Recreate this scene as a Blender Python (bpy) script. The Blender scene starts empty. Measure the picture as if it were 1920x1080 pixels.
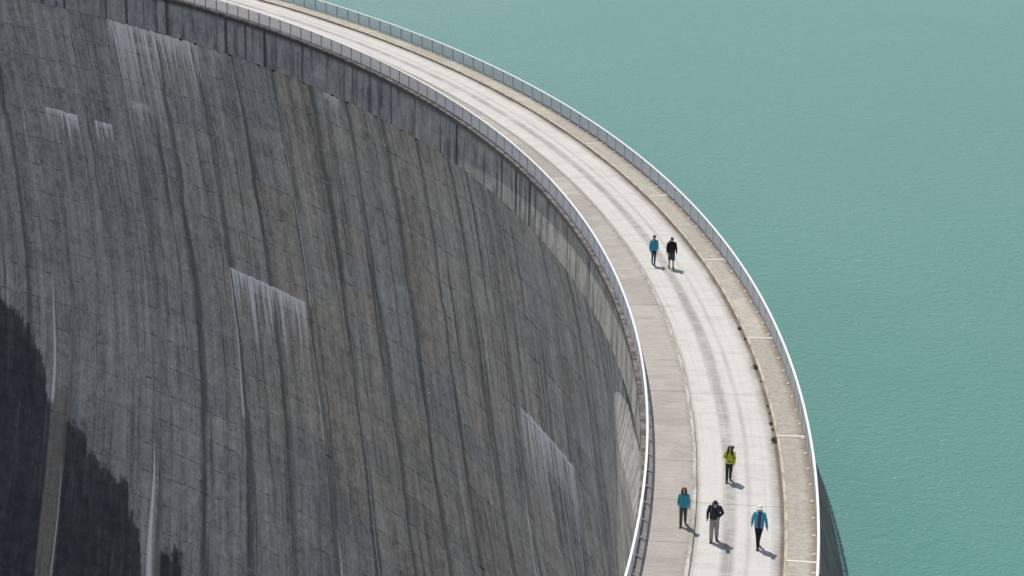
import bpy, bmesh, math, random
from mathutils import Vector, Matrix
R = math.radians
sc = bpy.context.scene
col = sc.collection

# ------------------------------------------------------------------ camera, sky, sun, exposure
CX, CY, RA = -136.694, 97.957, 148.455      # axis of the arch, radius of the water-side kerb
RIN = RA - 5.659                            # radius of the valley-side railing
CAM_H, PITCH, ROLL, LENS = 36.358, 17.8356, 0.99264, 36 * 4243.89 / 1920
SUN_AZ, SUN_EL = 31.0, 60.0                 # sun stands left of the view axis (+Y), behind the wall

cd = bpy.data.cameras.new('camera'); cam = bpy.data.objects.new('camera', cd); col.objects.link(cam)
cd.lens = LENS; cd.sensor_width = 36; cd.clip_start = 1; cd.clip_end = 12000
cam.matrix_world = Matrix.Translation((0, 0, CAM_H)) @ Matrix.Rotation(R(90 - PITCH), 4, 'X') @ Matrix.Rotation(R(ROLL), 4, 'Z')
sc.camera = cam
CAMINV = cam.matrix_world.inverted()

w = bpy.data.worlds.new('World'); sc.world = w; w.use_nodes = True
wn = w.node_tree.nodes; bgn = wn['Background']
sky = wn.new('ShaderNodeTexSky'); sky.sky_type = 'NISHITA'; sky.sun_disc = False
sky.sun_elevation = R(SUN_EL); sky.sun_rotation = R(-SUN_AZ); sky.altitude = 2000; sky.air_density = 1.0; sky.dust_density = 1.2
hs = wn.new('ShaderNodeHueSaturation'); hs.inputs['Saturation'].default_value = .55      # thin white haze over the blue
w.node_tree.links.new(sky.outputs[0], hs.inputs['Color']); w.node_tree.links.new(hs.outputs[0], bgn.inputs[0]); bgn.inputs[1].default_value = 0.125

sl = bpy.data.lights.new('sun', 'SUN'); sl.energy = 4.0; sl.angle = R(0.53); sl.color = (1, 0.955, 0.89)
sun = bpy.data.objects.new('sun', sl); col.objects.link(sun)
tosun = Vector((-math.sin(R(SUN_AZ)) * math.cos(R(SUN_EL)), math.cos(R(SUN_AZ)) * math.cos(R(SUN_EL)), math.sin(R(SUN_EL))))
sun.rotation_euler = tosun.to_track_quat('Z', 'Y').to_euler(); sun.location = (0, 60, 120)

sc.view_settings.view_transform = 'Standard'; sc.view_settings.look = 'None'
sc.view_settings.gamma = 1; sc.view_settings.use_curve_mapping = False
sc.view_settings.exposure = 0.0
sc.render.engine = 'CYCLES'; sc.cycles.max_bounces = 6; sc.cycles.diffuse_bounces = 3; sc.cycles.glossy_bounces = 2

# ------------------------------------------------------------------ node helper
class G:
    def __init__(s, name):
        s.mat = bpy.data.materials.new(name); s.mat.use_nodes = True
        s.nt = s.mat.node_tree; s.b = s.nt.nodes['Principled BSDF']
        s.b.inputs['Specular IOR Level'].default_value = 0.3
    def put(s, sock, v):
        if v is None: return
        if hasattr(v, 'is_output'): s.nt.links.new(v, sock)
        elif isinstance(v, tuple) and len(v) == 3 and sock.type == 'RGBA': sock.default_value = (*v, 1)
        else: sock.default_value = v
    def m(s, op, a, b=None, c=None, clamp=False):
        n = s.nt.nodes.new('ShaderNodeMath'); n.operation = op; n.use_clamp = clamp
        for i, v in enumerate((a, b, c)): s.put(n.inputs[i], v)
        return n.outputs[0]
    def add(s, a, b): return s.m('ADD', a, b)
    def mul(s, a, b): return s.m('MULTIPLY', a, b)
    def comb(s, x, y, z=0.0):
        n = s.nt.nodes.new('ShaderNodeCombineXYZ')
        for i, v in enumerate((x, y, z)): s.put(n.inputs[i], v)
        return n.outputs[0]
    def noise(s, vec, scale=1.0, detail=3.0, rough=0.55, dist=0.0):
        n = s.nt.nodes.new('ShaderNodeTexNoise'); s.put(n.inputs['Vector'], vec)
        n.inputs['Scale'].default_value = scale; n.inputs['Detail'].default_value = detail
        n.inputs['Roughness'].default_value = rough; n.inputs['Distortion'].default_value = dist
        return n.outputs[0]
    def white(s, vec):
        n = s.nt.nodes.new('ShaderNodeTexWhiteNoise'); n.noise_dimensions = '3D'; s.put(n.inputs[0], vec); return n.outputs[0]
    def ss(s, x, a, b, lo=0.0, hi=1.0, lin=False):
        n = s.nt.nodes.new('ShaderNodeMapRange'); n.interpolation_type = 'LINEAR' if lin else 'SMOOTHSTEP'; n.clamp = True
        for i, v in enumerate((x, a, b, lo, hi)): s.put(n.inputs[i], v)
        return n.outputs[0]
    def mix(s, f, a, b, mode='MIX'):
        n = s.nt.nodes.new('ShaderNodeMix'); n.data_type = 'RGBA'; n.blend_type = mode; n.clamp_factor = True
        s.put(n.inputs[0], f); s.put(n.inputs[6], a); s.put(n.inputs[7], b)
        return n.outputs[2]
    def gray(s, v): return s.comb(v, v, v)
    def pos(s):
        g = s.nt.nodes.new('ShaderNodeNewGeometry'); x = s.nt.nodes.new('ShaderNodeSeparateXYZ')
        s.nt.links.new(g.outputs['Position'], x.inputs[0]); return g.outputs['Position'], x.outputs
    def polar(s):
        # world position -> angle round the arch axis (deg), metres along it, radius offset, height
        p, x = s.pos()
        dx = s.add(x[0], -CX); dy = s.add(x[1], -CY)
        th = s.mul(s.m('ARCTAN2', dy, dx), 180 / math.pi)
        r = s.m('SQRT', s.add(s.mul(dx, dx), s.mul(dy, dy)))
        return th, s.mul(th, RIN * math.pi / 180), s.add(r, -RA), x[2]
    def bump(s, h, strength=0.3, dist=0.02):
        n = s.nt.nodes.new('ShaderNodeBump'); n.inputs['Strength'].default_value = strength; n.inputs['Distance'].default_value = dist
        s.put(n.inputs['Height'], h); s.nt.links.new(n.outputs[0], s.b.inputs['Normal'])
    def out(s, color, rough=0.9, metal=0.0):
        s.put(s.b.inputs['Base Color'], color); s.put(s.b.inputs['Roughness'], rough); s.put(s.b.inputs['Metallic'], metal)
        return s.mat

J0, JW = 12.87, 2.515          # wall joints every 2.515 degrees (6.3 m)
LZ0, LH = -3.3, 2.83           # lift lines every 2.83 m below the crest beam

def curtain(g, sh, th, s, z, a, b, ztop, length, amount, sc_=1.0):
    """lime running down from a lift line: ragged streaks between two angles"""
    sn, lnz, edge0 = sh
    side = g.mul(g.ss(th, a - .12, a + .12), g.ss(th, b + .12, b - .12))
    ln = g.add(g.mul(g.m('POWER', g.ss(lnz, .28, .75), 1.6), length), .35)
    dz = g.m('SUBTRACT', g.add(edge0, ztop), z)
    body = g.mul(g.ss(dz, 0, .10), g.m('POWER', g.ss(dz, ln, 0.0, 0.0, 1.0, lin=True), .5))
    lip = g.mul(g.mul(g.ss(dz, 0, .10), g.ss(dz, .9, .1)), g.ss(sn, .36, .52, .25, .9))
    return g.mul(side, g.mul(g.m('MAXIMUM', g.mul(body, g.ss(sn, .44, .53)), lip), amount))

def spike(g, th, s, z, t0, ztop, zbot, wid, seed, amount, lean=0.0):
    """narrow lime stalk growing wider downwards"""
    wob = g.mul(g.m('SINE', g.add(g.mul(z, .45), float(seed))), .035)
    d = g.m('ABSOLUTE', g.add(g.add(g.add(th, -t0), wob), g.mul(g.add(z, -ztop), lean)))
    f = g.ss(z, ztop, zbot, 0.0, 1.0, lin=True)
    wd = g.mul(g.m('POWER', f, .7), wid)
    core = g.ss(d, wd, g.mul(wd, .45))
    return g.mul(g.mul(core, g.ss(z, ztop + .1, ztop - .3)), g.mul(g.ss(z, zbot - 1, zbot), amount))

def wall_material():
    g = G('weathered_dam_concrete'); th, s, off, z = g.polar()
    low = g.noise(g.comb(g.mul(s, .05), g.mul(z, .05)), 1, 4, .6)
    mid = g.noise(g.comb(g.mul(s, .35), g.mul(z, .12), 4.0), 1, 4, .6)
    fine = g.noise(g.comb(g.mul(s, 2.6), g.mul(z, .10), 1.0), 1, 5, .7)
    st = g.noise(g.comb(g.mul(s, .75), g.mul(z, .035), 9.0), 1, 4, .65)
    grain = g.noise(g.comb(g.mul(s, 3.2), g.mul(z, 2.2)), 1, 5, .8)
    ci = g.m('FLOOR', g.m('DIVIDE', g.add(th, -J0), JW)); ri = g.m('FLOOR', g.m('DIVIDE', g.add(z, -LZ0), LH))
    wn1 = g.white(g.comb(ci, ri, 1.5)); wn2 = g.white(g.comb(ci, ri, 8.5))
    # board-formed panels are grey, some browner; the browner ones sit towards the middle of the wall
    reg = g.mul(g.ss(th, 47, 34), g.ss(z, -58, -30, .35, 1.0))
    brown = g.mul(g.ss(g.add(g.add(g.mul(wn1, .25), g.mul(low, 1.0)), g.mul(mid, .45)), .60, .98), g.add(g.mul(reg, .62), .16))
    c = g.mix(brown, (.335, .350, .347), (.445, .388, .335))
    c = g.mix(g.ss(low, .40, .68, 0, .35), c, (.36, .375, .355))
    c = g.mix(g.ss(th, 30, 14, 0, .35), c, (.47, .455, .44))
    mott = g.noise(g.comb(g.mul(s, .9), g.mul(z, .75), 61.0), 1, 6, .72)
    v = g.add(g.add(g.mul(fine, .45), g.mul(st, .55)), g.add(g.mul(wn2, .05), g.add(g.mul(grain, .62), g.mul(mott, .55))))
    c = g.mix(1.0, c, g.gray(g.ss(v, .84, 1.38, .26, 1.72, lin=True)), 'MULTIPLY')
    # dark runs hugging the block joints
    q = g.m('DIVIDE', g.add(th, -J0), JW); ji = g.m('FLOOR', g.add(q, .5))
    d = g.mul(g.m('SUBTRACT', q, ji), JW * 2.49)                      # metres, + is away from the camera
    d = g.add(d, g.mul(g.add(g.noise(g.comb(ji, g.mul(z, .16), 2.2), 1, 4, .65), -.5), 1.3))
    wj = g.add(g.mul(g.noise(g.comb(g.mul(ji, 3.7), g.mul(z, .06), 5.5), 1, 3), 3.0), -.60)
    sj = g.ss(g.white(g.comb(ji, 3.3, 0.0)), .1, .80, .04, .80)
    run = g.mul(g.mul(g.ss(d, g.m('MULTIPLY', wj, -1.0), g.mul(wj, -.35)), g.ss(d, .30, -.05)), sj)
    run = g.mul(run, g.ss(g.noise(g.comb(g.mul(s, 1.8), g.mul(z, .05), 6.0), 1, 4, .7), .25, .6, .35, 1.0))
    c = g.mix(run, c, (.095, .102, .105))
    ws = g.add(s, g.mul(g.noise(g.comb(g.mul(s, .3), g.mul(z, .22), 71.0), 1, 2), .9))
    thin = g.mul(g.ss(g.noise(g.comb(g.mul(ws, 1.1), g.mul(z, .026), 21.0), 1, 4, .7), .54, .63), g.ss(mid, .36, .56, .10, .80))
    c = g.mix(thin, c, (.11, .115, .12))
    pale = g.mul(g.ss(g.noise(g.comb(g.mul(s, 2.3), g.mul(z, .03), 31.0), 1, 3, .6), .64, .74), .35)
    c = g.mix(pale, c, (.47, .48, .49))
    blot = g.mul(g.ss(g.noise(g.comb(g.mul(s, .55), g.mul(z, .5), 41.0), 1, 4, .6, .6), .66, .74), .55)
    c = g.mix(blot, c, (.12, .12, .12))
    slab = g.mul(g.ss(g.noise(g.comb(g.mul(s, 1.4), g.mul(z, .06), 81.0), 1, 5, .8), .50, .66), g.ss(g.noise(g.comb(g.mul(s, .07), g.mul(z, .09), 83.0), 1, 3), .42, .62))
    c = g.mix(g.mul(slab, .65), c, (.125, .132, .135))
    # lift joints: faint lime bloom and grime
    fr = g.m('FRACT', g.m('DIVIDE', g.add(z, -LZ0), LH)); ld = g.m('MINIMUM', fr, g.m('SUBTRACT', 1.0, fr))
    ln = g.noise(g.comb(g.mul(s, .9), g.mul(ri, 3.1), 11.0), 1, 4, .7)
    c = g.mix(g.mul(g.ss(ld, .034, .008), g.ss(ln, .48, .60, 0, .75)), c, (.50, .51, .51))
    c = g.mix(g.mul(g.ss(ld, .045, .012), g.ss(ln, .54, .34, 0, .75)), c, (.10, .105, .11))
    # black seepage low on the left, stepping down to the right
    fc = g.nt.nodes.new('ShaderNodeFloatCurve'); cv = fc.mapping.curves[0]
    pts = [(44.0, -70), (46.2, -60), (46.5, -55.2), (47.1, -53.4), (47.25, -50.3), (48.7, -49.6), (49.6, -48.6), (49.75, -46.4), (51.1, -45.7), (51.9, -45), (52.1, -41.6), (52.5, -40.1), (53.2, -37.8), (53.8, -36.2), (56.0, -35.0), (58.0, -33.5)]
    P2 = [((t - 44) / 14, (zz + 70) / 40) for t, zz in pts]
    cv.points[0].location = P2[0]; cv.points[1].location = P2[-1]
    for q2 in P2[1:-1]: cv.points.new(*q2)
    for pt in cv.points: pt.handle_type = 'VECTOR'
    fc.mapping.update()
    g.put(fc.inputs['Value'], g.ss(th, 44, 58, lin=True))
    top = g.add(g.mul(fc.outputs[0], 40), -70)
    rag = g.add(g.mul(g.add(g.noise(g.comb(g.mul(s, 1.5), g.mul(z, .07), 14.0), 1, 5, .8), -.5), 4.5), g.mul(g.add(g.noise(g.comb(g.mul(s, .7), g.mul(z, .55), 15.0), 1, 6, .75), -.5), 5.0))
    wd_ = g.m('SUBTRACT', g.add(top, rag), z)
    wet = g.add(g.mul(g.ss(wd_, -.35, .45), .84), g.mul(g.ss(wd_, -2.5, 4.0), .16))
    wet2 = g.mul(g.mul(g.ss(th, 44.0, 44.3), g.ss(th, 45.5, 45.2)), g.ss(g.m('SUBTRACT', g.add(rag, -55.8), z), -.2, .6))
    wet = g.m('MAXIMUM', wet, wet2)
    wet = g.mul(wet, g.ss(g.noise(g.comb(g.mul(s, 1.1), g.mul(z, .09), 17.0), 1, 6, .75), .26, .52, .74, 1.0))
    strip = g.mul(g.mul(g.ss(th, 50.7, 50.85), g.ss(th, 51.75, 51.6)), g.ss(z, -43, -44))
    wet = g.mul(wet, g.m('SUBTRACT', 1.0, g.mul(strip, .85)))
    c = g.mix(g.mul(strip, .5), c, (.21, .17, .125))
    wetc = g.mix(g.ss(mott, .35, .68), (.020, .026, .040), (.052, .056, .068))
    c = g.mix(g.mul(wet, .96), c, wetc)
    # lime
    W = None
    sh = (g.noise(g.comb(g.mul(s, 2.4), g.mul(z, .04), 54.0), 1, 3, .75), g.noise(g.comb(g.mul(s, 1.7), 5.0, 3.3), 1, 4, .75),
          g.mul(g.add(g.noise(g.comb(g.mul(s, 1.1), 2.0, 7.7), 1, 2), -.5), .6))
    for args in [(48.75, 50.65, -13.9, 6.0, 1.0), (46.75, 47.75, -13.9, 5.0, 1.0), (40.2, 45.8, -3.5, 9.5, .95), (43.2, 45.5, -5.0, 18.0, .6),
                 (35.75, 40.55, -24.3, 12.5, 1.0), (15.35, 19.9, -19.75, 13.0, 1.0), (30.9, 32.0, -3.6, 3.0, .7), (44.1, 45.2, -10.9, 4.5, .6), (38.6, 39.6, -3.6, 2.5, .4)]:
        k = curtain(g, sh, th, s, z, *args); W = k if W is None else g.m('MAXIMUM', W, k)
    for args in [(45.88, -45.2, -60, .20, 61, .9), (35.18, -45.0, -53, .10, 62, .8), (20.45, -25.9, -36, .085, 63, .75, .045),
                 (51.62, -31.0, -44.3, .10, 64, .8), (40.55, -29.8, -38.5, .10, 65, .7), (40.6, -24.4, -32, .07, 66, .6), (35.4, -4.2, -24, .055, 67, .6),
                 (35.6, -26, -37, .05, 68, .6), (32.8, -18, -48, .06, 69, .4), (46.1, -24, -36, .04, 70, .4), (50.85, -50, -64, .07, 71, .5)]:
        W = g.m('MAXIMUM', W, spike(g, th, s, z, *args))
    W = g.mul(W, g.ss(grain, .30, .5, .72, 1.0))
    c = g.mix(W, c, (.88, .90, .93))
    g.bump(g.add(g.mul(fine, .5), grain), .45, .03)
    return g.out(c, g.ss(wet, 0, 1, .9, .55))

def beam_material():
    g = G('stained_crest_beam_concrete'); th, s, off, z = g.polar()
    a = g.noise(g.comb(g.mul(s, 1.1), g.mul(z, .10), 2.0), 1, 4, .65)
    b = g.noise(g.comb(g.mul(s, 3.4), g.mul(z, .12), 5.0), 1, 4, .7)
    lo = g.noise(g.comb(g.mul(s, .18), g.mul(z, .3), 7.0), 1, 3)
    gr = g.noise(g.comb(g.mul(s, 5), g.mul(z, 5)), 1, 4, .7)
    c = g.mix(g.ss(lo, .35, .65), (.305, .308, .322), (.36, .35, .34))
    c = g.mix(g.ss(th, 26, 12), c, (.41, .395, .36))  # sunlit stretch of the beam painted in as a paler, warmer colour
    c = g.mix(g.ss(b, .55, .75, 0, .6), c, (.50, .50, .54))
    c = g.mix(g.mul(g.ss(a, .50, .60), .72), c, (.10, .102, .115))
    a2 = g.noise(g.comb(g.mul(s, .8), g.mul(z, .7), 27.0), 1, 6, .75)
    c = g.mix(1.0, c, g.gray(g.ss(a2, .32, .68, .72, 1.25)), 'MULTIPLY')
    q = g.m('DIVIDE', g.add(th, -J0), JW / 2); ji = g.m('FLOOR', g.add(q, .5)); d = g.mul(g.m('SUBTRACT', q, ji), JW / 2 * 2.49)
    wd = g.mul(g.m('POWER', g.white(g.comb(ji, 1.0, 4.0)), 2.2), .42)
    run = g.mul(g.mul(g.ss(d, g.mul(wd, -1.0), g.mul(wd, -.3)), g.ss(d, wd, g.mul(wd, .3))), g.ss(b, .3, .5, .55, .95))
    c = g.mix(run, c, (.065, .067, .075))
    c = g.mix(1.0, c, g.gray(g.ss(gr, .2, .8, .82, 1.18)), 'MULTIPLY')
    c = g.mix(g.ss(z, -.75, -.35, 0, .6), c, (.07, .07, .075))  # darker towards the top edge of the beam
    g.bump(g.add(b, gr), .4, .02)
    return g.out(c, .9)

def ledge_material():
    g = G('lichen_dark_ledge_concrete'); th, s, off, z = g.polar(); p, _ = g.pos()
    n = g.noise(p, 1.6, 5, .7); m = g.noise(p, 9, 4, .7)
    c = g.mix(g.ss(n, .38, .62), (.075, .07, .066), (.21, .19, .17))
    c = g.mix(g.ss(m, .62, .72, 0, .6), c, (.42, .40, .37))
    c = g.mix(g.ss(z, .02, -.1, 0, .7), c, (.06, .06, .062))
    g.bump(m, .5, .02)
    return g.out(c, .95)

def upstream_material():
    g = G('upstream_face_concrete'); th, s, off, z = g.polar()
    a = g.noise(g.comb(g.mul(s, .9), g.mul(z, .35), 2.0), 1, 4, .65); b = g.noise(g.comb(g.mul(s, .3), g.mul(z, 1.6), 5.0), 1, 4, .65)
    c = g.mix(g.ss(a, .3, .7), (.14, .12, .118), (.235, .205, .195))
    c = g.mix(g.ss(b, .52, .7, 0, .5), c, (.09, .082, .08))
    c = g.mix(g.ss(z, -3.9, -4.15, 0, .6), c, (.06, .06, .058))
    g.bump(a, .4, .03)
    return g.out(c, .85)

def road_material():
    g = G('worn_pale_road_concrete'); th, s, off, z = g.polar()
    wob = g.mul(g.add(g.noise(g.comb(g.mul(s, .12), 3.0), 1, 3), -.5), .14)
    o = g.add(off, wob)
    br = g.noise(g.comb(g.mul(s, 6.5), g.mul(off, .7), 1.0), 1, 4, .7)      # broom marks across the road
    br2 = g.noise(g.comb(g.mul(s, 1.6), g.mul(off, .5), 2.0), 1, 3, .6)
    sp = g.noise(g.comb(g.mul(s, 7), g.mul(off, 7), 3.0), 1, 4, .75)
    lo = g.noise(g.comb(g.mul(s, .25), g.mul(off, .5), 8.0), 1, 4, .6)
    def band(c0, hw, soft): return g.ss(g.m('ABSOLUTE', g.add(o, -c0)), hw + soft, max(hw - soft, 0.0))
    dark = g.m('MAXIMUM', band(-2.16, .24, .15), g.mul(band(-1.40, .08, .10), .6))
    dark = g.m('MAXIMUM', dark, g.ss(g.add(off, wob), -.62, -.18))
    dark = g.m('MAXIMUM', dark, g.mul(g.ss(o, -3.30, -3.52), .8))
    dark = g.mul(dark, g.ss(g.add(g.mul(br, .6), g.mul(lo, .6)), .45, .72, .22, 1.0))
    tr = g.noise(g.comb(g.mul(s, .05), g.mul(o, 5.5), 16.0), 1, 5, .75)      # fine tyre lines along the road
    c = g.mix(dark, (.575, .552, .52), (.285, .270, .252))
    c = g.mix(g.ss(tr, .52, .70, 0, .50), c, (.34, .325, .305))
    c = g.mix(g.ss(tr, .46, .32, 0, .35), c, (.62, .60, .57))
    spot = g.noise(g.comb(g.mul(s, .8), g.mul(off, 1.4), 26.0), 1, 6, .8)
    c = g.mix(g.ss(spot, .62, .70, 0, .45), c, (.30, .28, .255))
    c = g.mix(g.ss(br2, .45, .7, 0, .34), c, (.40, .385, .36))
    c = g.mix(g.ss(g.noise(g.comb(g.mul(s, .5), g.mul(off, 1.1), 12.0), 1, 5, .7), .60, .74, 0, .35), c, (.40, .385, .36))
    c = g.mix(1.0, c, g.gray(g.ss(g.add(g.mul(br, .5), g.mul(sp, .6)), .25, .85, .86, 1.10)), 'MULTIPLY')
    c = g.mix(g.mul(g.ss(g.add(off, g.mul(wob, .3)), -.24, -.08), g.ss(lo, .30, .6, .6, 1.0)), c, (.15, .122, .09))
    c = g.mix(g.mul(g.ss(off, -3.45, -3.52), g.ss(lo, .4, .6, .2, .7)), c, (.20, .18, .15))
    g.bump(g.add(br, sp), .35, .008)
    return g.out(c, .9)

def walkway_material():
    g = G('weathered_walkway_concrete'); th, s, off, z = g.polar()
    br = g.noise(g.comb(g.mul(s, 5.5), g.mul(off, .6), 1.0), 1, 4, .7)
    br2 = g.noise(g.comb(g.mul(s, 1.1), g.mul(off, .35), 2.0), 1, 3, .6)
    sp = g.noise(g.comb(g.mul(s, 6), g.mul(off, 6), 3.0), 1, 4, .75)
    lo = g.noise(g.comb(g.mul(s, .3), g.mul(off, .5), 6.0), 1, 4, .6)
    sl_ = g.white(g.comb(g.m('FLOOR', g.m('DIVIDE', g.add(th, .12), 1.677)), 2.0, 2.0))
    c = g.mix(g.ss(g.add(g.mul(lo, .8), g.mul(sl_, .35)), .35, .85), (.36, .33, .30), (.44, .415, .37))
    c = g.mix(g.ss(br2, .48, .7, 0, .45), c, (.29, .27, .25))
    c = g.mix(1.0, c, g.gray(g.ss(g.add(g.mul(br, .6), g.mul(sp, .5)), .25, .85, .76, 1.16)), 'MULTIPLY')
    c = g.mix(g.mul(g.ss(off, -3.95, -3.68), g.ss(br, .45, .62, .05, .75)), c, (.20, .185, .17))
    g.bump(g.add(br, sp), .4, .008)
    return g.out(c, .92)

def sidewalk_material():
    g = G('yellowed_sidewalk_concrete'); th, s, off, z = g.polar()
    br = g.noise(g.comb(g.mul(s, 4.5), g.mul(off, 1.5), 1.0), 1, 4, .7)
    sp = g.noise(g.comb(g.mul(s, 5), g.mul(off, 5), 3.0), 1, 5, .75)
    lo = g.noise(g.comb(g.mul(s, .45), g.mul(off, .6), 6.0), 1, 4, .6)
    sl_ = g.white(g.comb(g.m('FLOOR', g.m('DIVIDE', g.add(th, -J0), JW)), 5.0, 2.0))
    c = g.mix(g.ss(g.add(g.mul(lo, .8), g.mul(sl_, .4)), .35, .9), (.365, .338, .290), (.455, .435, .365))
    c = g.mix(1.0, c, g.gray(g.ss(g.add(g.mul(br, .5), g.mul(sp, .6)), .35, .75, .74, 1.18)), 'MULTIPLY')
    # rust-brown drips below every railing foot
    n2 = g.noise(g.comb(g.mul(s, 3.2), g.mul(off, 1.2), 15.0), 1, 4, .7)
    c = g.mix(g.mul(g.ss(g.add(off, g.mul(n2, .5)), 1.05, 1.5), .75), c, (.17, .125, .085))
    c = g.mix(g.mul(g.ss(off, .3, .12), g.ss(lo, .45, .62, 0, .35)), c, (.33, .27, .20))
    g.bump(g.add(br, sp), .4, .008)
    return g.out(c, .92)

def kerb_material():
    g = G('kerb_concrete'); th, s, off, z = g.polar()
    n = g.noise(g.comb(g.mul(s, 1.3), g.mul(off, 5), 1.0), 1, 4, .7); sp = g.noise(g.comb(g.mul(s, 9), g.mul(off, 9), g.mul(z, 9)), 1, 4, .7)
    c = g.mix(g.ss(n, .35, .6), (.30, .265, .205), (.50, .465, .385))
    c = g.mix(g.ss(sp, .55, .75, 0, .5), c, (.24, .21, .17))
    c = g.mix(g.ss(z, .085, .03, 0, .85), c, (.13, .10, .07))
    g.bump(sp, .4, .01)
    return g.out(c, .92)

def water_material():
    g = G('turquoise_reservoir_water'); p, x = g.pos()
    v1 = g.comb(g.add(g.mul(x[0], .9), g.mul(x[1], -.25)), g.add(g.mul(x[1], 1.0), g.mul(x[0], .2)), 0.0)
    lane = g.noise(g.comb(g.mul(x[0], .010), g.mul(g.add(x[1], g.mul(x[0], .5)), .0045), 2.0), 1, 4, .6, .6)
    big = g.noise(v1, .03, 4, .6, .4)
    rip = g.noise(v1, 5.5, 2, .6, .2); rip2 = g.noise(v1, 1.7, 4, .65, .3)
    c = g.mix(g.ss(lane, .32, .66), (.082, .230, .196), (.108, .260, .218))
    c = g.mix(g.ss(big, .45, .75, 0, .5), c, (.112, .268, .226))
    hgt = g.mul(g.add(g.mul(rip, .6), g.mul(rip2, 1.0)), g.ss(lane, .3, .7, .6, 1.15))
    g.bump(hgt, .85, .145)
    g.b.inputs['IOR'].default_value = 1.33; g.b.inputs['Specular IOR Level'].default_value = .25
    return g.out(c, g.ss(lane, .35, .65, .16, .26))

def plain(name, c, rough=.7, var=.12, scale=6, metal=0.0, spec=.3):
    g = G(name); g.b.inputs['Specular IOR Level'].default_value = spec
    t = g.nt.nodes.new('ShaderNodeTexCoord')
    n = g.noise(t.outputs['Object'], scale, 4, .65)
    cc = g.mix(1.0, c, g.gray(g.ss(n, .25, .75, 1 - var, 1 + var)), 'MULTIPLY')
    return g.out(cc, rough, metal)

def kerb_valley():
    g = G('valley_kerb_concrete'); th, s, off, z = g.polar()
    n = g.noise(g.comb(g.mul(s, .9), g.mul(off, 4), 1.0), 1, 4, .7); sp = g.noise(g.comb(g.mul(s, 9), g.mul(off, 9), g.mul(z, 9)), 1, 4, .7)
    c = g.mix(g.ss(n, .40, .62), (.34, .31, .27), (.52, .50, .46))
    c = g.mix(g.ss(sp, .55, .75, 0, .6), c, (.22, .20, .17))
    c = g.mix(g.ss(th, 2, 14, 0, .75), c, (.26, .235, .205))
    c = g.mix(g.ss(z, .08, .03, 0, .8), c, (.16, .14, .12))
    return g.out(c, .92)
M = dict(kerbv=kerb_valley(), wall=wall_material(), beam=beam_material(), ledge=ledge_material(), up=upstream_material(), road=road_material(),
         walk=walkway_material(), side=sidewalk_material(), kerb=kerb_material(), water=water_material(),
         core=plain('joint_shadow_concrete', (.13, .13, .13), .95), white_paint=plain('white_rail_paint', (.80, .80, .79), .45, .06, 3),
         zinc=plain('galvanised_steel', (.30, .31, .33), .5, .15, 4, 0, .4), bars=plain('pale_grey_bars', (.66, .66, .68), .5, .08, 4, 0, .4), rubber=plain('dark_pipe', (.02, .02, .02), .9),
         strip=plain('pale_joint_filler', (.66, .63, .56), .8, .12, 5), paint=plain('faded_target_paint', (.62, .63, .64), .8, .2, 8),
         rust=plain('rusty_iron', (.07, .06, .055), .9), ground=plain('valley_gravel', (.22, .21, .19), .95, .35, .08),
         weed=plain('dry_green_weed', (.085, .085, .035), .8, .4, 9))

# ------------------------------------------------------------------ mesh helpers
def link(name, verts, faces, mat, parent=None, smooth=False, loc=None):
    me = bpy.data.meshes.new(name); me.from_pydata(verts, [], faces); me.validate(); me.update()
    me.materials.append(M[mat] if isinstance(mat, str) else mat)
    if smooth: me.polygons.foreach_set('use_smooth', [True] * len(me.polygons))
    o = bpy.data.objects.new(name, me); col.objects.link(o)
    if parent: o.parent = parent
    if loc: o.location = loc
    return o
def share(o, name=None, parent=None, loc=None, rz=None):
    c = o.copy(); col.objects.link(c)
    c.parent = parent if parent is not None else o.parent
    if loc is not None: c.location = loc
    if rz is not None: c.rotation_euler = (0, 0, rz)
    return c
def empty(name, loc=(0, 0, 0), label=None, cat=None, group=None, rz=0, kind=None):
    o = bpy.data.objects.new(name, None); col.objects.link(o); o.location = loc; o.rotation_euler = (0, 0, rz); o.empty_display_size = .3
    return tag(o, label, cat, group, kind)
def tag(o, label=None, cat=None, group=None, kind=None):
    if label: o['label'] = label
    if cat: o['category'] = cat
    if group: o['group'] = group
    if kind: o['kind'] = kind
    return o
def pol(t, r, z): return (r * math.cos(R(t)), r * math.sin(R(t)), z)
AX = (CX, CY, 0)
def loft(prof, t0, t1, n, closed=True):
    """cross-section (offset from RA, z), swept round the arch axis; coordinates relative to the axis"""
    k = len(prof); vs = []; fs = []
    for i in range(n + 1):
        t = t0 + (t1 - t0) * i / n
        vs += [pol(t, RA + o, z) for o, z in prof]
    for i in range(n):
        for j in range(k if closed else k - 1):
            a = i * k + j; b = i * k + (j + 1) % k
            fs.append((a, b, b + k, a + k))
    if closed: fs += [tuple(range(k - 1, -1, -1)), tuple(n * k + j for j in range(k))]
    return vs, fs
def boxm(cx, cy, cz, sx, sy, sz):
    v = [(cx + a * sx / 2, cy + b * sy / 2, cz + c * sz / 2) for a in (-1, 1) for b in (-1, 1) for c in (-1, 1)]
    f = [(0, 1, 3, 2), (4, 6, 7, 5), (0, 4, 5, 1), (2, 3, 7, 6), (0, 2, 6, 4), (1, 5, 7, 3)]
    return v, f
def join(*parts):
    vs = []; fs = []
    for v, f in parts:
        b = len(vs); vs += v; fs += [tuple(i + b for i in q) for q in f]
    return vs, fs
def in_view(pts, m=0.0):
    for q in pts:
        c = CAMINV @ (Vector(q) + Vector(AX)); u = .5 + c.x / -c.z * LENS / 36; v = .5 + c.y / -c.z * LENS / 36 * 16 / 9
        if -m < u < 1 + m and -m < v < 1 + m: return True
    return False
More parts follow.
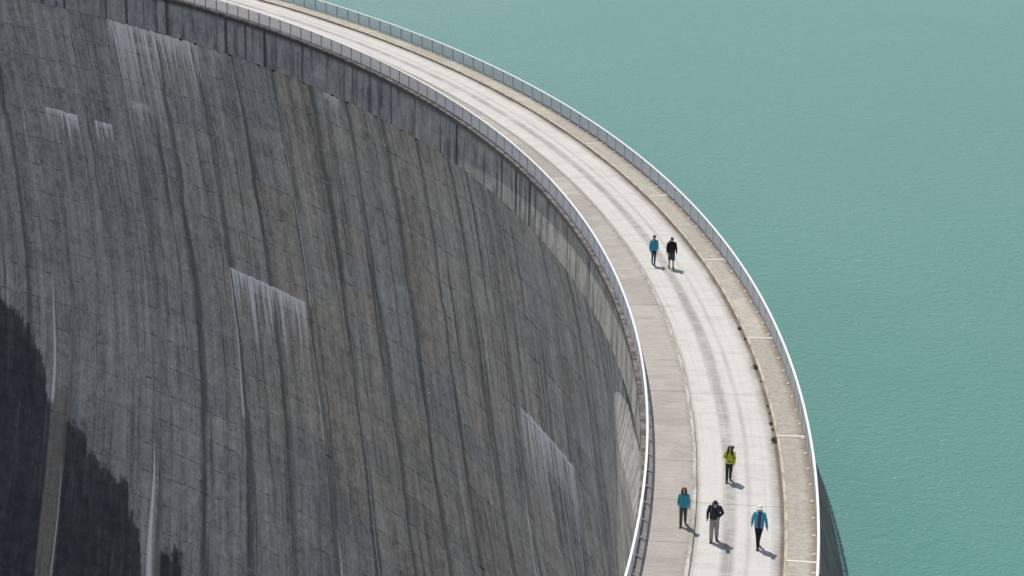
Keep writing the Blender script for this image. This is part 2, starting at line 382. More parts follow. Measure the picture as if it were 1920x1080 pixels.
def px(q):
    c = CAMINV @ (Vector(q) + Vector(AX)); return Vector((c.x / -c.z, c.y / -c.z))

# valley face of the dam: offset of the concrete from RIN, by height and angle (double curvature)
PA = (-2.2167, -.4388, -.0967, -.0065, .8151, .9365, .3378, .0261)
FIL = .125
def face(z, t):
    q = (max(z, -66) + 3.3) / 10; s = (R(min(max(t, 6), 56)) - .5) / .4
    base = .45 + sum((PA[i] + PA[i + 4] * s) * q ** (i + 1) for i in range(4))
    # the wall thickens towards the near abutment
    d = max(0.0, min(max(10.3 + .16 * (-z - 10), 9.6), 14) - t) * 2.49; d = min(d, 14)
    f = min(max((-z - 3.6) / 5, 0), 1); f = f * f * (3 - 2 * f)
    return base - FIL * f * d * d / (d + .5)

# ------------------------------------------------------------------ setting: water, unseen valley floor added to bounce light onto the wall
vs = []; fs = []
rs = [RA + 2.3, RA + 6, RA + 15, RA + 40, RA + 100, RA + 250, RA + 600, RA + 1500, 6000]; ts = [-120 + 5 * i for i in range(55)]
for t in ts: vs += [pol(t, r, -4.2) for r in rs]
for i in range(len(ts) - 1):
    for j in range(len(rs) - 1):
        a = i * len(rs) + j; fs.append((a, a + 1, a + 1 + len(rs), a + len(rs)))
tag(link('water', vs, fs, 'water', loc=AX), 'turquoise reservoir water behind the dam', kind='structure')
vs = [(0, 0, -84)]; fs = []
for i in range(72): vs.append(pol(i * 5, 139, -84 + 2 * math.sin(i * 1.7)))
for i in range(72): fs.append((0, 1 + i, 1 + (i + 1) % 72))
tag(link('ground', vs, fs, 'ground', loc=AX), 'gravel valley floor at the foot of the dam', kind='structure')

# ------------------------------------------------------------------ the dam
dam = empty('arch_dam', AX, 'curved grey concrete arch dam with streaked, lime-stained valley face', 'dam')
T0, T1 = -22.0, 60.0
# core behind the panels
zs = [LZ0 - LH * i for i in range(0, 29)]
vs = []; fs = []; nt = 164
for i in range(nt + 1):
    t = T0 + (T1 - T0) * i / nt
    vs += [pol(t, RIN + face(z, t) + .10, z) for z in zs]
for i in range(nt):
    for j in range(len(zs) - 1):
        a = i * len(zs) + j; fs.append((a, a + 1, a + 1 + len(zs), a + len(zs)))
link('core', vs, fs, 'core', dam, True)
# cast panels between block joints and lift lines
rng = random.Random(4)
def panel(t0, t1, za, zb, proud):
    gz = .010; gt = .009 / 2.49; d0 = proud; nx, nz = 6, 2
    t0 += gt; t1 -= gt; za -= gz; zb += gz
    tv = [t0 + (t1 - t0) * i / nx for i in range(nx + 1)]; zv = [za + (zb - za) * j / nz for j in range(nz + 1)]
    V = [pol(t, RIN + face(z, t) - d0, z) for t in tv for z in zv]
    Fc = [(i * (nz + 1) + j, (i + 1) * (nz + 1) + j, (i + 1) * (nz + 1) + j + 1, i * (nz + 1) + j + 1) for i in range(nx) for j in range(nz)]
    ring = [(i, 0) for i in range(nx + 1)] + [(nx, j) for j in range(1, nz + 1)] + [(i, nz) for i in range(nx - 1, -1, -1)] + [(0, j) for j in range(nz - 1, 0, -1)]
    b = len(V)
    for i, j in ring: V.append(pol(tv[i], RIN + face(zv[j], tv[i]) - d0, zv[j]))
    for i, j in ring: V.append(pol(tv[i], RIN + face(zv[j], tv[i]) + .11, zv[j]))
    n = len(ring)
    for k in range(n): Fc.append((b + (k + 1) % n, b + k, b + n + k, b + n + (k + 1) % n))
    return V, Fc, nx * nz
cand = []
for i in range(-13, 19):
    t0 = J0 + JW * i
    for j in range(27):
        za = LZ0 - LH * j; zb = za - LH
        cor = [pol(t, RIN + face(z, t), z) for t in (t0, t0 + JW) for z in (za, zb)]
        vis = in_view(cor) and t0 > 3.5
        c = [px(q) for q in cor]; area = abs((c[2] - c[0]).cross(c[1] - c[0])) if vis else 0
        cand.append((area, t0, za, zb))
cand.sort(key=lambda q: -q[0])
rest = []
for k, (area, t0, za, zb) in enumerate(cand):
    V, Fc, nf = panel(t0, t0 + JW, za, zb, rng.uniform(0, .012))
    if k < 298 and area > 0:
        o = link('concrete_panel', V, Fc, 'wall', dam)
        o.data.polygons.foreach_set('use_smooth', [q < nf for q in range(len(o.data.polygons))])
    else: rest.append((V, Fc))
o = link('far_panels', *join(*rest), 'wall', dam); o['kind'] = 'stuff'
# crest beam: vertical panels under the roadway edge
proto = None
for i in range(-27, 38):
    t0 = J0 + JW / 2 * i
    if proto is None:
        g_ = .006 / 2.49; b0 = RIN - RA
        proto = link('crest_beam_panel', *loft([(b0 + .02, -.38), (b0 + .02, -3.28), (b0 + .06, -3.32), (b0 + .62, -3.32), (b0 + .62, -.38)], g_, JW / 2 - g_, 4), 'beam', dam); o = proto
    else: o = share(proto)
    o.rotation_euler = (0, 0, R(t0))
link('beam_core', *loft([(RIN - RA + .12, -.36), (RIN - RA + .12, -3.26), (RIN - RA + .6, -3.26), (RIN - RA + .6, -.36)], T0, T1, 120), 'core', dam)
# cantilevered edge of the crest
b0 = RIN - RA
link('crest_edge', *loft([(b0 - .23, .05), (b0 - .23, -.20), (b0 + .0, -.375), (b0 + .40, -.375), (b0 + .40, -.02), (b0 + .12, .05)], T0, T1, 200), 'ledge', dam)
# upstream face
link('upstream_face', *loft([(1.40, .04), (1.44, -.28), (1.38, -.34), (1.46, -.7), (2.80, -4.25), (4.2, -9), (6.5, -20), (8.5, -40)], T0, T1, 160, False), 'up', dam, True)
# drain pipes under the beam
def ringm(r0, r1, h, n=12):
    v = []; f = []
    for k in range(n):
        a = 2 * math.pi * k / n; c, s_ = math.cos(a), math.sin(a)
        v += [(0, r1 * c, r1 * s_), (-h, r1 * c, r1 * s_), (-h, r0 * c, r0 * s_), (0, r0 * c, r0 * s_)]
    for k in range(n):
        a = 4 * k; b = 4 * ((k + 1) % n)
        for q in range(4): f.append((a + q, a + (q + 1) % 4, b + (q + 1) % 4, b + q))
    return v, f
dp = None
for i in range(-2, 5):
    for d in (1.0, 0.0, -2.1):
        t = 40.27 - 5.03 * (i + 2) + d + rng.uniform(-.06, .06)
        for tt in ([t] if t > 7 else []):
            z = -3.50 + rng.uniform(-.03, .03); x = pol(tt, RIN + face(z, tt) - .02, z)
            if dp is None: dp = link('drain_pipe', *ringm(.07, .115, .12), 'rubber', dam, loc=x); o = dp
            else: o = share(dp, loc=x)
            o.rotation_euler = (0, 0, R(tt))
# survey targets: painted rings
tg = None
for t, z in ((43.36, -26.0), (43.3, -47.0), (27.97, -5.5), (27.44, -25.42)):
    x = pol(t, RIN + face(z, t) - .018, z)
    if tg is None: tg = link('survey_ring', *ringm(.20, .30, .012, 24), 'paint', dam, loc=x); o = tg
    else: o = share(tg, loc=x)
    o.rotation_euler = (0, 0, R(t))
# small iron measuring brackets across block joints
br = None
for t, z in ((46.2, -39.0), (35.35, -38.45), (25.4, -38.8)):
    x = pol(t, RIN + face(z, t) - .03, z)
    if br is None:
        br = link('joint_gauge', *join(boxm(0, 0, 0, .05, .9, .04), boxm(-.03, .28, 0, .08, .07, .12), boxm(-.03, -.25, .02, .08, .07, .12)), 'rust', dam, loc=x); o = br
    else: o = share(br, loc=x)
    o.rotation_euler = (0, 0, R(t))

# ------------------------------------------------------------------ roadway and pavements on the crest
D0, D1 = -20.0, 58.0
road = empty('road', AX, 'pale concrete road along the dam crest', kind='structure')
proto = None
for k in range(-3, 11):
    t0 = -.12 + 5.03 * k
    if proto is None:
        g_ = .012 / 2.55; proto = link('slab', *loft([(-3.54, 0), (0, 0), (0, -.3), (-3.54, -.3)], g_, 5.03 - g_, 20), 'road', road); o = proto
    else: o = share(proto)
    o.rotation_euler = (0, 0, R(t0))
link('bed', *loft([(-6.0 + .4, -.06), (1.38, -.06), (1.38, -.4), (-6.0 + .75, -.4)], D0, D1, 150), 'core', road)
wk = empty('pavement_valley_side', AX, 'wide weathered concrete walkway on the valley side', kind='structure')
proto = None
for k in range(-11, 34):
    t0 = -.12 + 5.03 / 3 * k
    if proto is None:
        g_ = .010 / 2.5; proto = link('slab', *loft([(-5.545, .085), (-3.70, .095), (-3.70, -.1), (-5.545, -.1)], g_, 5.03 / 3 - g_, 7), 'walk', wk); o = proto
    else: o = share(proto)
    o.rotation_euler = (0, 0, R(t0)); o.location.z = rng.uniform(-.004, .004)
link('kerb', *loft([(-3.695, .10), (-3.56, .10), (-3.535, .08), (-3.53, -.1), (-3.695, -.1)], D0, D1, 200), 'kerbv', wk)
sw = empty('pavement_water_side', AX, 'narrow yellowed sidewalk on the water side', kind='structure')
proto = None
for k in range(-12, 18):
    t0 = J0 + JW * k
    if proto is None:
        g_ = .010 / 2.6; proto = link('slab', *loft([(.135, .115), (1.39, .12), (1.39, -.1), (.135, -.1)], g_, JW - g_, 10), 'side', sw); o = proto
    else: o = share(proto)
    o.rotation_euler = (0, 0, R(t0)); o.location.z = rng.uniform(-.004, .004)
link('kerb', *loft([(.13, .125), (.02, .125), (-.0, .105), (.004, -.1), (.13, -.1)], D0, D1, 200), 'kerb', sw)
proto = None
for k in range(-5, 8):
    t0 = J0 + 5.03 * k
    if proto is None: proto = link('joint_strip', *loft([(.10, .133), (1.30, .135), (1.30, .11), (.10, .11)], -.028, .028, 1), 'strip', sw); o = proto
    else: o = share(proto)
    o.rotation_euler = (0, 0, R(t0))

# ------------------------------------------------------------------ railings
def railing(label, off, base, side, step, ta, tb, phase):
    """side +1: feet reach towards smaller radius"""
    rl = empty('railing', AX, label, 'railing', 'railings along the crest')
    r = RA + off
    link('top_rail', *loft([(off - .055, 1.055), (off - .045, 1.085), (off + .045, 1.085), (off + .055, 1.055), (off + .05, 1.035), (off - .05, 1.035)], ta, tb, 260), 'white_paint', rl)
    link('bottom_rail', *loft([(off - .02, base + .13), (off + .02, base + .13), (off + .02, base + .10), (off - .02, base + .10)], ta, tb, 200), 'zinc', rl)
    n = int((tb - ta) / step); post = None; L = R(step) * r
    nb = 16; bars = []
    for i in range(1, nb):
        a = step * i / nb; c = math.cos(R(a)); s_ = math.sin(R(a))
        v, f = boxm(0, 0, (1.035 + base + .13) / 2, .034, .016, 1.035 - base - .13)
        bars.append(([((r + x) * c - y * s_, (r + x) * s_ + y * c, z) for x, y, z in v], f))
    bm_ = join(*bars)
    for i in range(n):
        t = ta + phase + step * i
        if post is None:
            post = link('post', *boxm(r, 0, (1.035 + base) / 2 + .0, .06, .05, 1.035 - base), 'zinc', rl); p_ = post
            x0 = r - side * .03; x1 = r - side * .17
            fv = [(x0, -.05, base + .03), (x0, .05, base + .03), (x1, .05, base + .03), (x1, -.05, base + .03), (x0, -.05, base + .002), (x0, .05, base + .002), (x1, .05, base + .002), (x1, -.05, base + .002)]
            ff = [(0, 1, 2, 3), (4, 7, 6, 5), (0, 4, 5, 1), (1, 5, 6, 2), (2, 6, 7, 3), (3, 7, 4, 0)]
            gs = [(x0, -.008, base + .03), (x0, .008, base + .03), (x0, -.008, base + .10), (x0, .008, base + .10), (x1 + side * .03, -.008, base + .03), (x1 + side * .03, .008, base + .03)]
            gf = [(0, 2, 4), (1, 5, 3), (2, 3, 5, 4), (0, 1, 3, 2), (0, 4, 5, 1)]
            foot = link('foot', *join((fv, ff), (gs, gf)), 'white_paint', post); f_ = foot
            bp = link('bar_panel', *bm_, 'bars', rl); b_ = bp
        else:
            p_ = share(post); f_ = share(foot, parent=p_); b_ = share(bp)
        p_.rotation_euler = (0, 0, R(t)); b_.rotation_euler = (0, 0, R(t))
    return rl
railing('grey bar railing with white top rail on the water side of the crest', 1.26, .12, 1, .664, -12.3, 48.0, .02)
railing('grey bar railing with white top rail above the valley face of the dam', RIN - RA, .05, -1, .697, -12.3, 50.0, .02)

# ------------------------------------------------------------------ weeds in the gutter
def weed(t, off, sz, label, seed):
    q = random.Random(seed); v = []; f = []
    for k in range(46):
        a = q.uniform(0, 6.283); l = sz * q.uniform(.5, 1.2); h = sz * q.uniform(.25, .95); w_ = sz * .09
        bx, by = q.gauss(0, sz * .35), q.gauss(0, sz * .7)
        dx, dy = math.cos(a), math.sin(a); b = len(v)
        v += [(bx - dy * w_, by + dx * w_, 0), (bx + dy * w_, by - dx * w_, 0), (bx + dx * l * .4 + dy * w_, by + dy * l * .4 - dx * w_, h), (bx + dx * l * .4 - dy * w_, by + dy * l * .4 + dx * w_, h), (bx + dx * l, by + dy * l, h * .75)]
        f += [(b, b + 1, b + 2, b + 3), (b + 3, b + 2, b + 4)]
    x = pol(t, RA + off, .0)
    o = link('weed_tuft', v, f, 'weed', loc=(x[0] + CX, x[1] + CY, x[2])); o.rotation_euler = (0, 0, R(t))
    return tag(o, label, 'weed', 'weed tufts in the gutter')
def deckpt(u, v):
    d = cam.matrix_world.to_3x3() @ Vector(((u - 960) / 4243.89, (540 - v) / 4243.89, -1)); k = -CAM_H / d.z
    x, y = d.x * k - CX, d.y * k - CY
    return math.degrees(math.atan2(y, x)), math.hypot(x, y) - RA
for i, (u, v, sz, lab) in enumerate([
        (1386, 617, .13, 'farthest weed tuft in the gutter by the water-side kerb'),
        (1416, 690, .16, 'bushy weed tuft in the gutter below the first pale joint strip past the railing bend'),
        (1446, 795, .11, 'thin weed tuft in the gutter just above the joint strip beside the yellow-jacketed walker'),
        (1453, 827, .18, 'largest weed tuft at the kerb where a pale joint strip meets the road')]):
    t, o_ = deckpt(u, v); weed(t, -.10, sz, lab, i)
for i, (u, v, sz, lab) in enumerate([(1437, 762, .07, 'tiny sprig in the water-side gutter, second above the thin weed tuft'), (1441, 776, .06, 'tiny sprig in the water-side gutter directly above the thin weed tuft'), (1449, 806, .08, 'tiny sprig in the gutter between the thin tuft and the largest tuft'), (1427, 716, .06, 'tiny sprig in the water-side gutter just below the bushy tuft'), (1396, 636, .07, 'tiny sprig in the water-side gutter just below the farthest tuft')]):
    t, o_ = deckpt(u, v); weed(t, -.06, sz, lab, 20 + i)

# ------------------------------------------------------------------ people
def capsule(a, b, ra, rb, n=12, m=4, sx=1.0, sy=1.0):
    a = Vector(a); b = Vector(b); ax = (b - a); L = ax.length
    z = ax.normalized() if L > 1e-6 else Vector((0, 0, 1))
    x = z.orthogonal().normalized() if abs(z.z) < .9 else (Vector((1, 0, 0)) - z * z.x).normalized(); y = z.cross(x)
    rows = []
    for i in range(m + 1):
        t = math.pi / 2 * (1 - i / m); rows.append((a - z * ra * math.sin(t), ra * math.cos(t)))
    for i in range(m + 1):
        t = math.pi / 2 * i / m; rows.append((b + z * rb * math.sin(t), rb * math.cos(t)))
    v = []; f = []
    for c, r in rows:
        for k in range(n):
            w_ = 2 * math.pi * k / n; v.append(tuple(c + x * (math.cos(w_) * max(r, 1e-4) * sx) + y * (math.sin(w_) * max(r, 1e-4) * sy)))
    for i in range(len(rows) - 1):
        for k in range(n): f.append((i * n + k, i * n + (k + 1) % n, (i + 1) * n + (k + 1) % n, (i + 1) * n + k))
    f += [tuple(range(n - 1, -1, -1)), tuple((len(rows) - 1) * n + k for k in range(n))]
    return v, f
def tube(z0, z1, ax0, ay0, ax1, ay1, cy=0.0, n=24):
    v = [(a * math.cos(6.2832 * k / n), cy + b * math.sin(6.2832 * k / n), z) for z, a, b in ((z0, ax0, ay0), (z1, ax1, ay1)) for k in range(n)]
    return v, [(k, (k + 1) % n, n + (k + 1) % n, n + k) for k in range(n)] + [tuple(range(n - 1, -1, -1)), tuple(range(n, 2 * n))]
def ell(c, rx, ry, rz, n=16, m=10):
    v = []; f = []
    for i in range(m + 1):
        t = math.pi * (i / m) ; r = max(math.sin(t), 1e-3)
        for k in range(n): w_ = 2 * math.pi * k / n; v.append((c[0] + rx * r * math.cos(w_), c[1] + ry * r * math.sin(w_), c[2] - rz * math.cos(t)))
    for i in range(m):
        for k in range(n): f.append((i * n + k, i * n + (k + 1) % n, (i + 1) * n + (k + 1) % n, (i + 1) * n + k))
    f += [tuple(range(n - 1, -1, -1)), tuple(m * n + k for k in range(n))]
    return v, f
WORK = bpy.data.scenes.new('work')
def fuse(name, parts, mat, parent, voxel=.009, cut=None, ratio=.35, smooth=2, wrinkle=0.0):
    """union of shapes as one continuous skin, with optional straight hems"""
    v, f = join(*parts)
    me = bpy.data.meshes.new(name); me.from_pydata(v, [], f); me.update()
    t = bpy.data.objects.new('tmp', me); WORK.collection.objects.link(t)
    r_ = t.modifiers.new('r', 'REMESH'); r_.mode = 'VOXEL'; r_.voxel_size = voxel
    if smooth: s_ = t.modifiers.new('s', 'SMOOTH'); s_.iterations = smooth; s_.factor = .5
    d_ = t.modifiers.new('d', 'DECIMATE'); d_.ratio = ratio
    vl = WORK.view_layers[0]; vl.update()
    out = bpy.data.meshes.new_from_object(t.evaluated_get(vl.depsgraph))
    bpy.data.objects.remove(t); bpy.data.meshes.remove(me)
    out.name = name
    bm = bmesh.new(); bm.from_mesh(out)
    if wrinkle:
        q = random.Random(name + str(len(bm.verts))); ph = q.uniform(0, 9)
        for vv in bm.verts:
            c = vv.co; n_ = math.sin(c.z * 61 + ph + 4 * math.sin(c.x * 17)) * .6 + math.sin(c.z * 113 + c.x * 53 + ph) * .4
            vv.co += vv.normal * n_ * wrinkle
    for co, no in (cut or []):
        r2 = bmesh.ops.bisect_plane(bm, geom=bm.verts[:] + bm.edges[:] + bm.faces[:], plane_co=co, plane_no=no, clear_outer=True)
        ed = [e for e in r2['geom_cut'] if isinstance(e, bmesh.types.BMEdge)]
        if ed: bmesh.ops.holes_fill(bm, edges=ed)
    bm.to_mesh(out); bm.free()
    out.materials.clear(); out.materials.append(mat)
    out.polygons.foreach_set('use_smooth', [True] * len(out.polygons))
    o = bpy.data.objects.new(name, out); col.objects.link(o); o.parent = parent
    return o

def cloth(name, c, rough=.8): return plain(name, c, rough, .14, 14, 0, .25)
SKIN = plain('skin', (.50, .31, .22), .55, .06, 10, 0, .35)
EYE = plain('eye_dark', (.02, .018, .016), .3, .0, 5)
SOLE = plain('shoe_dark', (.03, .028, .03), .7, .2, 20)

def person(px_, label, height, pose, look, facing=0.0, zbase=0.0):
    t, off = deckpt(*px_)
    x = pol(t, RA + off, zbase); yaw = R(t) + R(facing)      # local -Y walks towards smaller angles
    root = empty('person', (x[0] + CX, x[1] + CY, zbase), label, 'person', 'people walking on the crest', yaw)
    k = height / 1.75; root.scale = (k, k, k)
    fem = look.get('fem', False); sh = .165 if fem else .19; wd = .92 if fem else 1.0
    hip = {}; knee = {}; ank = {}; toe = {}
    for s, nm in ((1, 'L'), (-1, 'R')):
        fy, fz, fx = pose[nm]                                 # foot: forward, lift, sideways
        hip[nm] = Vector((s * .088, 0, .92)); ank[nm] = Vector((s * .088 + fx, -fy, .085 + fz))
        mid = (hip[nm] + ank[nm]) / 2; reach = (hip[nm] - ank[nm]).length
        bend = math.sqrt(max(.0004, (.842 / 2) ** 2 - (reach / 2) ** 2)) if reach < .842 else .02
        knee[nm] = mid + Vector((0, -bend, .015))
        tilt = pose.get('tilt' + nm, 0.0)
        toe[nm] = ank[nm] + Vector((s * .02, -.17, -.045 + tilt)); 
    bow = pose.get('bow', 0.0)
    shl = {'L': Vector((sh, .0, 1.39)), 'R': Vector((-sh, .0, 1.39))}
    elb = {n_: Vector(pose['e' + n_]) for n_ in 'LR'}; wri = {n_: Vector(pose['w' + n_]) for n_ in 'LR'}
    hc = Vector((pose.get('hx', 0), -.03 - bow * .09, 1.615 - bow * .025))
    body = [ell((0, .005, .97), .155 * wd, .115, .13), ell((0, .0, 1.11), .135 * wd, .10, .17), ell((0, 0, 1.30), .16 * wd, .115, .19),
            capsule((-.05, 0, 1.43), (-sh + .01, 0, 1.385), .06, .055), capsule((.05, 0, 1.43), (sh - .01, 0, 1.385), .06, .055), capsule((0, .01, 1.42), tuple(hc + Vector((0, .02, -.06))), .058, .05),
            ell(tuple(hc + Vector((0, .012, .02))), .074, .092, .098), ell(tuple(hc + Vector((0, -.028, -.048))), .054, .058, .07),
            capsule(tuple(hc + Vector((0, -.083, .012))), tuple(hc + Vector((0, -.102, -.02))), .009, .014), capsule(tuple(hc + Vector((0, -.075, -.058))), tuple(hc + Vector((0, -.082, -.058))), .02, .012)]
    for s in (1, -1): body.append(ell(tuple(hc + Vector((s * .076, .01, -.005))), .012, .022, .033))
    for nm, s in (('L', 1), ('R', -1)):
        body += [capsule(hip[nm], knee[nm], .082, .056), capsule(knee[nm], (knee[nm] * .62 + ank[nm] * .38 + Vector((0, .018, 0))), .054, .055),
                 capsule((knee[nm] * .62 + ank[nm] * .38 + Vector((0, .018, 0))), ank[nm], .052, .037), capsule(ank[nm] + Vector((0, .03, -.04)), toe[nm] + Vector((0, .03, 0)), .038, .03)]
        body += [capsule(shl[nm], elb[nm], .052, .041), capsule(elb[nm], wri[nm], .040, .028)]
        hd = (wri[nm] - elb[nm]).normalized(); side = Vector((0, -1, 0)) - hd * -hd.y; side = side.normalized() if side.length > .1 else Vector((1, 0, 0)); nrm = hd.cross(side)
        pc = wri[nm] + hd * .05
        body += [capsule(wri[nm], pc + hd * .025, .026, .03, sx=1, sy=1)]
        for i, ln in enumerate((.066, .078, .072, .055)):
            b = wri[nm] + hd * .075 + side * (.030 - .020 * i); c1 = b + hd * ln * .55; c2 = c1 + (hd * .7 - nrm * s * .55).normalized() * ln * .5
            body += [capsule(b - hd * .03, c1, .0095, .009, 8, 2), capsule(c1, c2, .009, .0078, 8, 2)]
        b = wri[nm] + hd * .03 + side * .028; c1 = b + (hd * .6 + side * .7).normalized() * .042; c2 = c1 + (hd * .95 + side * .2).normalized() * .03
        body += [capsule(b, c1, .0125, .011, 8, 2), capsule(c1, c2, .011, .009, 8, 2)]
    fuse('body', body, SKIN, root, .0065, ratio=.3, smooth=1)
    for s in (1, -1): link('eye', *ell(tuple(hc + Vector((s * .029, -.078, .012))), .012, .008, .007, 10, 6), EYE, root, True)
    # trousers or shorts
    tw = look.get('leg', 1.0); tr = [ell((0, .008, .955), .172 * wd, .132, .13)]
    for nm in 'LR':
        tr += [capsule(hip[nm] + Vector((0, .005, -.02)), knee[nm], .098 * (.9 + .1 * tw), .072 * tw), capsule(knee[nm], ank[nm] + Vector((0, .01, -.0)), .070 * tw, .058 * tw)]
    if look.get('shorts'):
        cut = [((0, 0, .47), (0, 0, -1)), ((0, 0, 1.04), (0, 0, 1))]
        tr = [ell((0, .008, .955), .175, .135, .13)] + [capsule(hip[nm] + Vector((0, 0, -.02)), knee[nm], .105, .092) for nm in 'LR']
    else: cut = [((0, 0, .05), (0, 0, -1)), ((0, 0, 1.04), (0, 0, 1))]
    fuse('shorts' if look.get('shorts') else 'trousers', tr, look['trousers'], root, .009, cut, wrinkle=.004)
    # shoes with socks left to the body
    for nm in 'LR':
        a_ = ank[nm]; tt_ = toe[nm]
        fuse('shoe', [capsule(a_ + Vector((0, .045, -.045)), tt_ + Vector((0, 0, .003)), .047, .036), capsule(a_ + Vector((0, .015, .03)), a_ + Vector((0, .02, -.03)), .05, .05),
                      capsule(a_ + Vector((0, .05, -.066)), tt_ + Vector((0, -.012, -.022)), .03, .025, sx=1.3)], look.get('shoe', SOLE), root, .009)
    # jacket
    hem = look.get('hem', .86); ja = [ell((0, .0, 1.30), .188 * wd, .142, .20), tube(1.30, hem, .188 * wd, .140, .192 * wd * look.get('flare', 1), .150),
            capsule((-.05, 0, 1.425), (-sh + .015, 0, 1.375), .078, .074), capsule((.05, 0, 1.425), (sh - .015, 0, 1.375), .078, .074), capsule((0, .012, 1.42), (0, -.0, 1.495), .078, .070)]
    sl_ = look.get('sleeve', 1.0)
    for nm in 'LR':
        ja += [capsule(shl[nm], elb[nm], .074 * sl_, .060 * sl_), capsule(elb[nm], elb[nm] * .06 + wri[nm] * .94, .059 * sl_, .046 * sl_)]
    if look.get('hood', True): ja.append(capsule((-.07, .085, 1.47), (.07, .085, 1.47), .05, .05))
    lowz = min(hem, min(wri['L'].z, wri['R'].z))
    j_ = fuse('jacket', ja, look['jacket'], root, .009, None, wrinkle=.005)
    if look.get('open'):
        fuse('shirt', [tube(1.44, .88, .075, .115, .085, .125, -.048)], look['open'], root, .009, wrinkle=.003)
        for s in (1, -1):
            fuse('jacket_front', [capsule((s * .075, -.118, 1.40), (s * .115, -.135, hem + .02), .026, .036)], look['jacket'], root, .009, wrinkle=.003)
    else:
        link('zip', *boxm(0, -.143, 1.15, .012, .02, .5), look.get('trim', SOLE), root)
    if look.get('collar'): fuse('collar', [capsule((-.04, -.06, 1.475), (0, -.12, 1.40), .022, .016), capsule((.04, -.06, 1.475), (0, -.12, 1.40), .022, .016)], look['collar'], root, .008)
    # head
    if look.get('hair') == 'long':
        q = random.Random(label); st = [ell(tuple(hc + Vector((0, .03, .035))), .094, .098, .098), capsule(hc + Vector((0, .075, .0)), hc + Vector((0, .095, -.26)), .085, .062, sx=1.1, sy=.6)]
        for s, ln in ((1, look.get('hl', .24)), (-1, look.get('hr', .26))):
            for w_ in range(4):
                x0 = s * (.074 + .008 * w_); y0 = -.035 + .03 * w_
                st.append(capsule(hc + Vector((x0 * .85, y0, .06)), hc + Vector((x0 * 1.12, y0 - .01, -.08)), .026, .028, 8, 3)); st.append(capsule(hc + Vector((x0 * 1.12, y0 - .01, -.08)), hc + Vector((x0 * 1.02 + q.uniform(-.012, .012), y0 - .045, -ln + q.uniform(-.02, .03))), .028, .014, 8, 3))
        fuse('hair', st, look['haircol'], root, .009)
    elif look.get('hair') == 'short':
        fuse('hair', [ell(tuple(hc + Vector((0, .03, .035))), .084, .092, .095), capsule(hc + Vector((0, .07, 0)), hc + Vector((0, .08, -.06)), .055, .045)], look['haircol'], root, .009)
    if look.get('cap'):
        cp = [ell(tuple(hc + Vector((0, .014, .055))), .092, .108, .082), ]
        fuse('cap', cp, look['cap'], root, .008, [(tuple(hc + Vector((0, 0, .035))), (0, .12, -1))])
        link('cap_brim', *ell(tuple(hc + Vector((0, -.125, .042))), .078, .072, .012, 16, 6), look.get('brim', look['cap']), root, True)
    if look.get('glasses'):
        for s in (1, -1): link('sunglasses_lens', *ell(tuple(hc + Vector((s * .032, -.092, .012))), .028, .010, .018, 12, 6), EYE, root, True)
    if look.get('pack'):
        pk = [capsule((-.09, .20, .98), (-.09, .19, 1.36), .075, .07), capsule((.09, .20, .98), (.09, .19, 1.36), .075, .07), ell((0, .23, 1.14), .15, .10, .24), capsule((-.07, .18, 1.45), (.07, .18, 1.45), .06, .06)]
        if look.get('packtop'): pk.append(capsule((.09, .16, 1.46), (.14, .14, 1.60), .065, .055))
        b_ = fuse('backpack', pk, look['pack'], root, .011, wrinkle=.004)
        for s in (1, -1):
            fuse('strap', [capsule((s * .10, .12, 1.47), (s * .115, -.06, 1.49), .022, .022), capsule((s * .115, -.06, 1.49), (s * .125, -.142, 1.33), .022, .020), capsule((s * .125, -.142, 1.33), (s * .165, -.09, 1.10), .020, .016)], look['pack'], b_, .008)
        if look.get('belt'): fuse('hip_belt', [capsule((-.165, -.02, 1.02), (-.07, -.14, 1.0), .02, .02), capsule((-.07, -.14, 1.0), (.07, -.14, 1.0), .02, .02), capsule((.07, -.14, 1.0), (.165, -.02, 1.02), .02, .02)], look['pack'], b_, .008)
    if look.get('sling'):
        fuse('sling', [capsule((-.12, -.02, 1.49), (-.07, -.13, 1.38), .016, .016), capsule((-.07, -.13, 1.38), (.14, -.145, 1.10), .016, .016)], look['sling'], root, .008)
    return root

down = dict(eL=(.230, .02, 1.15), eR=(-.230, .02, 1.15), wL=(.250, -.03, .905), wR=(-.250, -.03, .905))
navy = cloth('navy_fabric', (.030, .034, .06)); black = cloth('black_fabric', (.016, .016, .019)); hairdark = plain('dark_brown_hair', (.03, .018, .013), .5, .25, 30); hairred = plain('red_brown_hair', (.065, .026, .018), .5, .25, 30)
person((1258, 503), 'person in black jacket, dark cap and grey shorts with bare legs on the far road', 1.76,
       dict(down, L=(.10, 0, .01), R=(-.06, 0, -.01), eL=(.245, .02, 1.15), wL=(.270, -.02, .90), eR=(-.240, .03, 1.15), wR=(-.250, -.06, .915)),
       dict(trousers=cloth('grey_shorts', (.075, .078, .085)), jacket=black, shorts=True, hem=.88, hair='short', haircol=hairdark, cap=cloth('charcoal_cap', (.05, .05, .055)), pack=black, glasses=True))
person((1225, 497), 'person in bright blue jacket and jeans beside the black-jacketed walker', 1.70,
       dict(down, L=(.20, 0, -.07), R=(-.26, .07, .06), tiltR=-.03, eL=(.220, .11, 1.16), wL=(.245, .10, .92), eR=(-.235, -.06, 1.15), wR=(-.260, -.20, .93)),
       dict(fem=True, trousers=cloth('blue_jeans', (.035, .065, .11)), jacket=cloth('bright_blue_shell', (.06, .33, .47)), leg=.82, hem=.88, hair='short', haircol=hairdark, cap=cloth('brown_cap', (.06, .05, .045)), trim=navy))
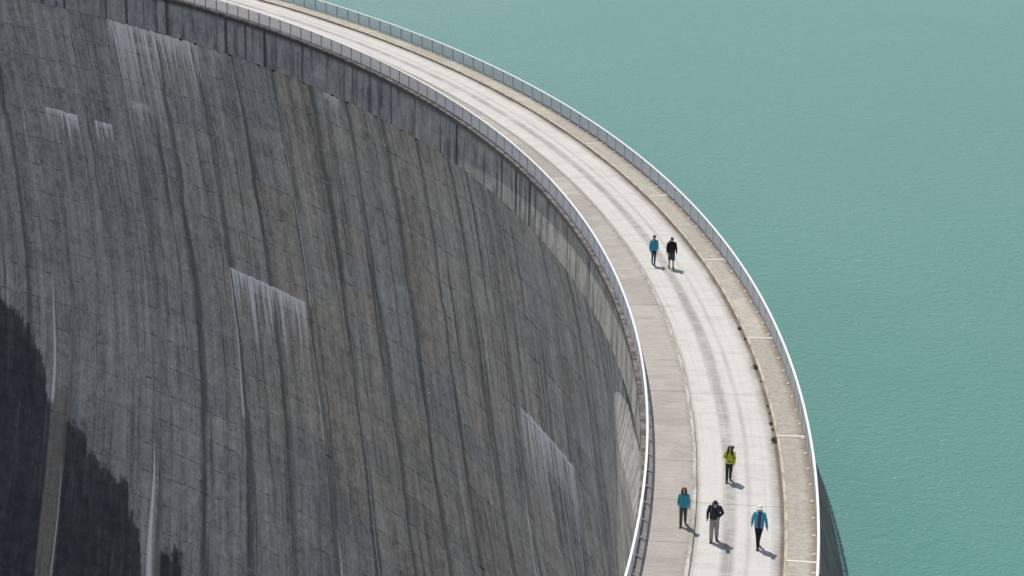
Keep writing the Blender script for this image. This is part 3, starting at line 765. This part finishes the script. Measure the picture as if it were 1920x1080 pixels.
person((1366, 902), 'person in yellow jacket with long dark hair and backpack straps, behind the front three', 1.62,
       dict(down, L=(-.16, .03, -.02), R=(.16, 0, .0), eL=(.235, .03, 1.15), wL=(.220, -.10, .93), eR=(-.250, .02, 1.14), wR=(-.16, -.19, 1.06), bow=.6),
       dict(fem=True, trousers=cloth('navy_trousers', (.028, .034, .055)), jacket=cloth('yellow_shell', (.52, .55, .06)), leg=1.0, hem=.88, hair='long', haircol=hairdark, pack=black, belt=True, packtop=True, hl=.30, hr=.20))
person((1280, 989), 'person in teal jacket and olive trousers with long reddish hair on the valley-side walkway', 1.63,
       dict(down, L=(-.20, .05, .0), R=(.18, 0, .0), eL=(.230, -.05, 1.15), wL=(.240, -.19, .94), eR=(-.215, .10, 1.15), wR=(-.225, .12, .91)),
       dict(fem=True, trousers=cloth('olive_trousers', (.095, .085, .07)), jacket=cloth('teal_shell', (.055, .33, .42)), leg=1.05, hem=.86, hair='long', haircol=hairred, trim=cloth('teal_zip', (.02, .16, .22))), zbase=.095)
person((1338, 1014), 'person in navy top and beige-grey trousers, head bowed, one arm bent across the belly', 1.80,
       dict(down, L=(-.08, .0, .015), R=(.12, 0, -.01), eL=(.295, .0, 1.17), wL=(.16, -.19, 1.07), eR=(-.265, .05, 1.15), wR=(-.275, .01, .90), bow=1.4),
       dict(trousers=cloth('beige_grey_trousers', (.34, .31, .285)), jacket=navy, leg=1.22, hem=.92, flare=1.02, hair='short', haircol=hairdark, cap=cloth('black_cap', (.03, .03, .032)), collar=cloth('pale_collar', (.5, .48, .45)), pack=cloth('grey_pack', (.10, .10, .10)), sling=black, hood=False))
person((1421, 1027), 'person in white cap and open blue jacket over a purple shirt, near the water-side kerb', 1.80,
       dict(down, L=(-.22, .06, -.075), R=(.14, 0, .075), eL=(.250, -.05, 1.15), wL=(.300, -.18, .93), eR=(-.240, .11, 1.15), wR=(-.265, .12, .91)),
       dict(fem=True, trousers=black, jacket=cloth('sky_blue_shell', (.07, .36, .50)), leg=.84, hem=.87, flare=1.06, sleeve=1.05, open=cloth('purple_shirt', (.13, .035, .17)), hair='short', haircol=hairdark, cap=cloth('white_cap', (.78, .77, .72)), glasses=True, collar=cloth('navy_collar', (.02, .045, .085))))
bpy.data.scenes.remove(WORK)
